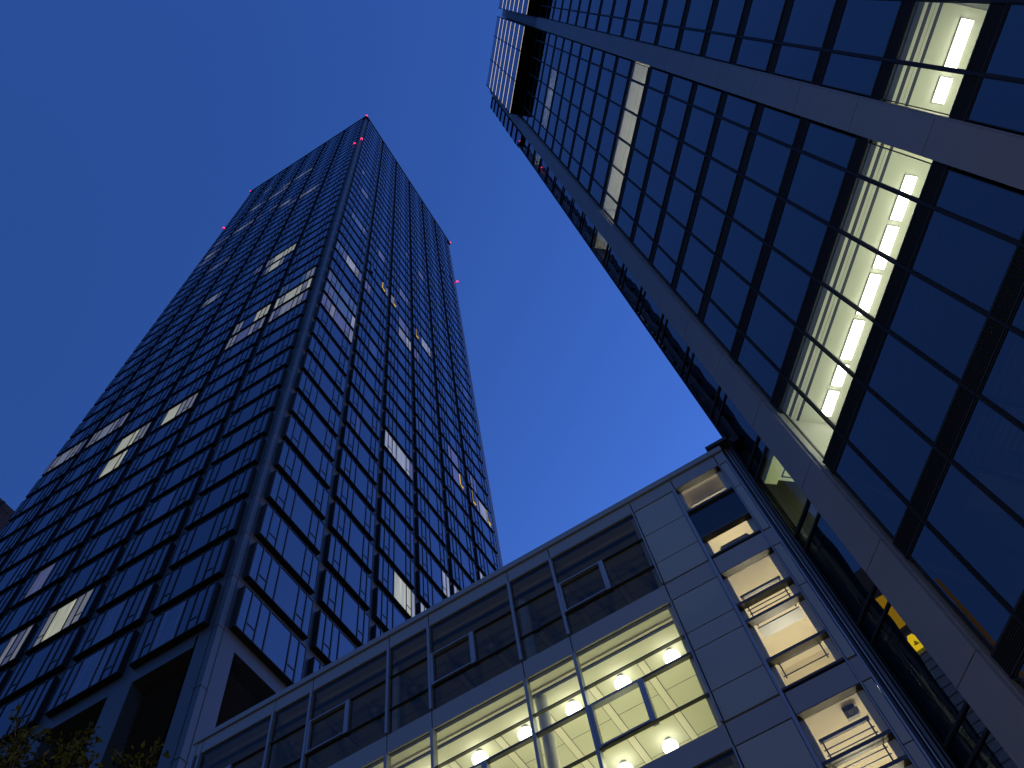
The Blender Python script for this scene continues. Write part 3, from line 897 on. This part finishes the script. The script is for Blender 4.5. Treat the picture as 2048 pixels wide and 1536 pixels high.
# stair shaft
for s in range(4):
    w = CB(); top, bot = zC(ST[s]['top']), zC(ST[s]['bot'])
    X0, X1 = xC(-.0475), xC(.0475)
    w.box(X0, X0 + 0.085, 0.13, 0.32, bot, top, 'room_pale'); w.box(X1 - 0.125, X1, 0.13, 0.32, bot, top, 'room_pale')
    w.box(X0 - .05, X0, 0.13, 3.0, bot - 0.3, top + .1, 'stair_wall'); w.box(X1, X1 + .05, 0.13, 3.0, bot - 0.3, top + 0.1, 'stair_wall')
    w.box(X0, X1, 0.13, 3.0, top - 0.02, top + 0.1, 'stair_wall')
    w.box(X0, X1, 3.0, 3.1, bot - 0.3, top + 0.1, 'stair_wall')
    w.build('stairwell', low, FC)
    l = bpy.data.lights.new('stair_lamp', 'POINT'); l.energy = (110, 260, 260, 150)[s]; l.color = (1.0, 0.91, 0.72); l.shadow_soft_size = 0.15
    lo = bpy.data.objects.new('stair_lamp', l); COL.objects.link(lo); lo.parent = low; lo.location = q_abs((0.0, YC + 1.7, zC(ST[s]['bot']) + (0.6 if s else 1.0)))
# stair flights seen from below
w = CB()
def flight(mb, za, zb, y0, y1, mat='stair_dark', x0=SX0 + .011, x1=SX1 - .011):
    mb.quad([(xC(x0), y0, zC(za)), (xC(x1), y0, zC(za)), (xC(x1), y1, zC(zb)), (xC(x0), y1, zC(zb))], mat)
    mb.box(xC(x0), xC(x1), y0 - .02, y0, zC(za), zC(za) + .12, mat)
w.box(xC(-.036), xC(.036), 0.42, 0.8, zC(1.36), zC(1.366), 'stair_wall')
w.box(xC(-.026), xC(.026), 0.40, 0.62, zC(1.213), zC(1.217), 'device_grey'); w.box(xC(-.026), xC(.026), 0.68, 0.92, zC(1.222), zC(1.226), 'device_grey')
w.box(xC(-.028), xC(.028), 0.38, 0.40, zC(1.160), zC(1.212), 'device_grey')
w.box(xC(-.0365), xC(.0345), 0.30, 0.58, zC(1.0005), zC(1.003), 'device_grey')
w.build('stair_flight', low, FC)
# balustrades
w_labels = []
def rail(za, zbars, lab):
    m_ = CB(); y = 0.16; za = za * (YC + y) / YC; zbars = [v * (YC + y) / YC for v in zbars]
    x0, x1 = xC(-.037), xC(.034)
    m_.box(x0, x1, y, y + 0.05, zC(za) - 0.03, zC(za) + 0.03, 'rail_black')
    for zz in zbars: m_.box(x0, x1, y + .02, y + 0.034, zC(zz) - 0.008, zC(zz) + 0.008, 'rail_black')
    zl = min(zbars + [za - .02])
    for x in (x0 + .04, x1 - .04):
        m_.box(x - .012, x + .012, y + 0.01, y + 0.04, zC(zl) - 0.05, zC(za), 'rail_black')
    tag(m_.build('handrail', None, FC), lab, 'handrail', 'handrails behind the stair windows')
rail(1.0505, [1.0193, 1.0105, 1.0014, .9865], 'black handrail in the tall lit stair window near the top')
rail(.7625, [.7485, .7397, .716, .706, .696, .683], 'black handrail in the lowest lit stair window with the grey wall device')
rail(.905, [.8785], 'thin black handrail low in the lit stair window above the wide spandrel')
# grey wall device
t = empty('wall_device', 'grey box with dark screen and round dial on the wall of the lowest stair window', 'wall device', None, q_abs((xC(.0178), YC + 0.30, zC(.806))))
m_ = MB(); m_.box(-.14, .14, 0, .10, -.22, .22, 'device_grey'); m_.box(.14, .18, 0.01, .09, -.16, -.02, 'device_grey'); m_.build('housing', t)
m_ = MB(); m_.box(-.13, .12, -.012, 0, -.03, .20, 'device_dark'); m_.build('screen', t)
m_ = MB()
for r, mt_, yy in ((.075, 'device_dark', -.008), (.060, 'room_pale', -.014), (.022, 'device_dark', -.02)):
    k0 = MB(); k0.cyl(0, 0, 0, 0.012, r, mt_, 20)
    i0 = len(m_.v); m_.v += [(vx, yy + vz, -.12 + vy) for vx, vy, vz in k0.v]; m_.f += [tuple(q + i0 for q in ff) for ff in k0.f]; m_.mi += [m_.mid(mt_)] * len(k0.f)
m_.build('dial', t)
m_ = MB(); m_.box(-.06, .06, 0, .02, -.1, .1, 'sign_yellow'); m_.box(-.02, .1, 0.0, .02, -.34, -.14, 'sign_red'); m_.box(.07, .09, -.01, .03, -.4, .12, 'rail_black')
tag(m_.build('safety_sign', None, Matrix.Translation(q_abs((xC(-.026), YC + .5, zC(.884))))), 'small yellow and red sign beside a black post low in the lit stair window', 'sign')

# ------------------------------------------------------------------ link between the low building and the block
link_o = empty('link_wall', 'narrow dark metal joint wall with trim strips between the low building and the glass block', 'wall')
w = MB()
zl = zC(1.437); zl = (zl - CAMZ) * QC + CAMZ
x0 = xC(CR) * QC + 0.01
w.box(x0, 1.62, 16.62, 16.8, 0, zl, 'spandrel_black'); w.build('panel', link_o)
w = MB()
for x, ww, yy, mt_ in ((x0 + .02, .04, 16.55, 'tower_mullion'), (x0 + .10, .03, 16.52, 'frame_metal'), (x0 + .17, .07, 16.56, 'tower_metal'), (x0 + .28, .03, 16.5, 'tower_mullion')):
    w.box(x, x + ww, yy, 16.62, 0, zl - .05, mt_)
w.build('trim', link_o)

# ------------------------------------------------------------------ far buildings
far = empty('far_block', 'dark facade corner of a distant block at the left edge beyond the tower', 'office building')
X1 = -75.0
zf = 99.5
w = MB(); w.box(X1 - 25, X1, 18.0, 75, 0, zf, 'far_dark'); w.build('wall', far)
w = MB()
for k in range(24):
    z = zf - 1.0 - k * 3.6
    w.box(X1, X1 + 0.06, 18, 75, z - .12, z, 'tower_metal')
for k in range(15):
    y = 19.5 + k * 3.7
    w.box(X1, X1 + 0.10, y, y + .25, 10, zf, 'tower_frame')
w.build('facade_grid', far)

bank = empty('bank_tower', 'pale tower with yellow lit crown and emblem, seen mirrored low in the glass edge strip', 'tower')
BX, BY0, BY1 = -262.0, -3.0, 40.0
w = MB(); w.box(BX - 40, BX, BY0, BY1, 0, 236, 'far_pale'); w.build('shaft', bank)
w = MB()
for k in range(56):
    w.box(BX, BX + 0.3, BY0, BY1, 10 + 4 * k, 10.35 + 4 * k, 'far_grey')
w.build('floor_bands', bank)
w = MB(); w.box(BX - 40, BX + .5, 13.5, BY1, 240, 257, 'crown_yellow'); w.build('crown', bank)
w = MB(); w.box(BX - 40, BX, BY0 + 2, BY1, 236, 275, 'far_brown'); w.build('upper_storeys', bank)
w = MB(); w.box(BX - 1, BX + .6, BY0 - 1.2, BY0, 40, 250, 'crown_dim'); w.build('lit_corner', bank)
# folded-ribbon emblem: hexagonal ring around a triangular opening
w = MB()
C0 = (BX + 1.0, 17.5, 230.5)
def P3(r, a): return (r * math.cos(R(a)), r * math.sin(R(a)))
outer = [P3(3.9, a) for a in (75, 105, 195, 225, 315, 345)]
inner = [P3(1.6, a) for a in (90, 90, 210, 210, 330, 330)]
for i in range(6):
    j = (i + 1) % 6
    o0, o1, i1, i0_ = outer[i], outer[j], inner[j], inner[i]
    pts = [o0, o1, i1] if i1 == i0_ else [o0, o1, i1, i0_]
    for dx in (0.0, 0.4):
        w.quad([(C0[0] + dx, C0[1] + p[0], C0[2] + p[1]) for p in pts], 'emblem_yellow')
w.build('emblem', bank)
w = MB(); w.box(BX, BX + .6, 20.5, 24.0, 214, 224, 'mirrored_pane_glow'); w.build('stand_in_window', bank)  # added glow for a near-tower pane mirrored in the strip

opp = empty('low_sky_blocker', 'out-of-view dark block added behind the viewer to shut off low sky', 'sky blocker')
w = MB(); w.box(-70, 45, -45, -24, 0, 26, 'far_dark'); w.build('wall', opp)  # added out of view, keeps low sky light off the facades
w = MB()
for k in range(7):
    for j in range(38):
        w.box(-68 + j * 3, -66.4 + j * 3, -24, -23.95, 2 + 3.4 * k, 4 + 3.4 * k, 'panel_glass_dark')
w.build('window_grid', opp)['kind'] = 'stuff'
for (x, y, lab) in ((-9.0, -3.5, 'street lamp on the pavement left of the viewer'), (3.0, -8.0, 'street lamp standing behind the viewer')):
    t = empty('street_lamp', lab, 'street lamp', 'street lamps along the pavement', (x, y, 0))
    m_ = MB(); m_.cyl(0, 0, 0, 5.0, .07, 'mullion_dark', 12, .045); m_.cyl(0, 0, 0, .5, .12, 'mullion_dark', 12); m_.build('pole', t)
    m_ = MB(); m_.cyl(0, 0, 5.0, 5.08, .05, 'mullion_dark', 16, .3); m_.cyl(0, 0, 5.5, 5.6, .34, 'mullion_dark', 16, .1); m_.build('cap', t)
    m_ = MB(); m_.cyl(0, 0, 5.09, 5.49, .16, 'lamp_glass', 16, .22); m_.build('lantern', t)
    l = bpy.data.lights.new('street_bulb', 'POINT'); l.energy = LAMP_W * (0.75 if x < 0 else 1.25); l.color = (1.0, 0.86, 0.58); l.shadow_soft_size = 0.25
    lo = bpy.data.objects.new('street_bulb', l); COL.objects.link(lo); lo.parent = t; lo.location = (0, 0, 6.0)

# ------------------------------------------------------------------ tree at the lower left
tree = empty('street_tree', 'dim green treetop against the dark tower base in the lower left corner', 'tree')
tx, ty, TZ = -8.3, 4.4, 1.35
tk = MB()
tk.tube((tx, ty, 0), (tx + .1, ty - .05, 3.2), .14, 'bark', .10, 10)
tk.tube((tx + .1, ty - .05, 3.2), (tx, ty, 6.2), .10, 'bark', .05, 8)
rnd = random.Random(11)
tips = []
for i in range(34):
    z0 = 3.0 + rnd.random() * 3.2
    a = rnd.random() * 2 * math.pi
    L = (1.0 + rnd.random() * 1.5) * (1.25 - (z0 - 3) / 5.5)
    p0 = Vector((tx, ty, z0)); p1 = p0 + Vector((math.cos(a) * L * .8, math.sin(a) * L * .8, L * 0.75 + .2))
    tk.tube(p0, p1, .035, 'bark', .012, 5)
    tips.append((p0, p1))
    for q in range(3):
        t = .4 + .2 * q; b0 = p0.lerp(p1, t)
        d = Vector((rnd.uniform(-1, 1), rnd.uniform(-1, 1), rnd.uniform(0, 1))).normalized() * rnd.uniform(.35, .8)
        tk.tube(b0, b0 + d, .012, 'bark', .005, 4); tips.append((b0, b0 + d))
# sprays that reach up into the picture
for (dx, dy, dz, n) in ((.15, -.1, 8.35, 1), (1.0, .15, 8.0, 1), (-.4, -.3, 8.1, 1), (.55, .35, 8.2, 1), (1.75, .55, 7.55, 1), (0.7, -.35, 7.75, 1), (-.15, .45, 7.9, 1), (1.35, .1, 7.35, 1), (.3, .1, 7.9, 1)):
    p0 = Vector((tx + dx * .4, ty + dy * .4, 6.0)); p1 = Vector((tx + dx, ty + dy, dz))
    tk.tube(p0, p1, .025, 'bark', .006, 5); tips.append((p0, p1)); tips.append((p0.lerp(p1, .35), p1)); tips.append((p0.lerp(p1, .6), p1))
    for q in range(6):
        t = .35 + .1 * q; b0 = p0.lerp(p1, t)
        d = Vector((rnd.uniform(-1, 1), rnd.uniform(-1, 1), rnd.uniform(.1, .9))).normalized() * rnd.uniform(.25, .5)
        tk.tube(b0, b0 + d, .008, 'bark', .004, 4); tips.append((b0, b0 + d))
tk.v = [(x, y, z + TZ if z > 0.01 else z) for x, y, z in tk.v]; tk.build('trunk', tree)
lf = MB()
def leaf(c, d, size):
    d = d.normalized(); s = d.cross(Vector((rnd.uniform(-1, 1), rnd.uniform(-1, 1), rnd.uniform(-1, 1))))
    if s.length < .05: return
    s.normalize(); a = c; b2 = c + d * size
    up = d.cross(s) * size * .08
    lf.quad([a, a + d * size * .35 + s * size * .24 + up, a + d * size * .75 + s * size * .17 + up, b2, a + d * size * .75 - s * size * .17 + up, a + d * size * .35 - s * size * .24 + up], 'leaf')
for p0, p1 in tips:
    n = int(20 + (p1 - p0).length * 30)
    for i in range(n):
        t = rnd.random() ** .7
        c = p0.lerp(p1, t) + Vector((rnd.gauss(0, .05), rnd.gauss(0, .05), rnd.gauss(0, .05)))
        d = (p1 - p0).normalized() * .4 + Vector((rnd.uniform(-1, 1), rnd.uniform(-1, 1), rnd.uniform(-.6, .8)))
        leaf(c, d, rnd.uniform(.05, .095))
lf.v = [(x, y, z + TZ) for x, y, z in lf.v]; lf.build('crown', tree)
print('verts', sum(len(o.data.vertices) for o in bpy.data.objects if o.type == 'MESH'))
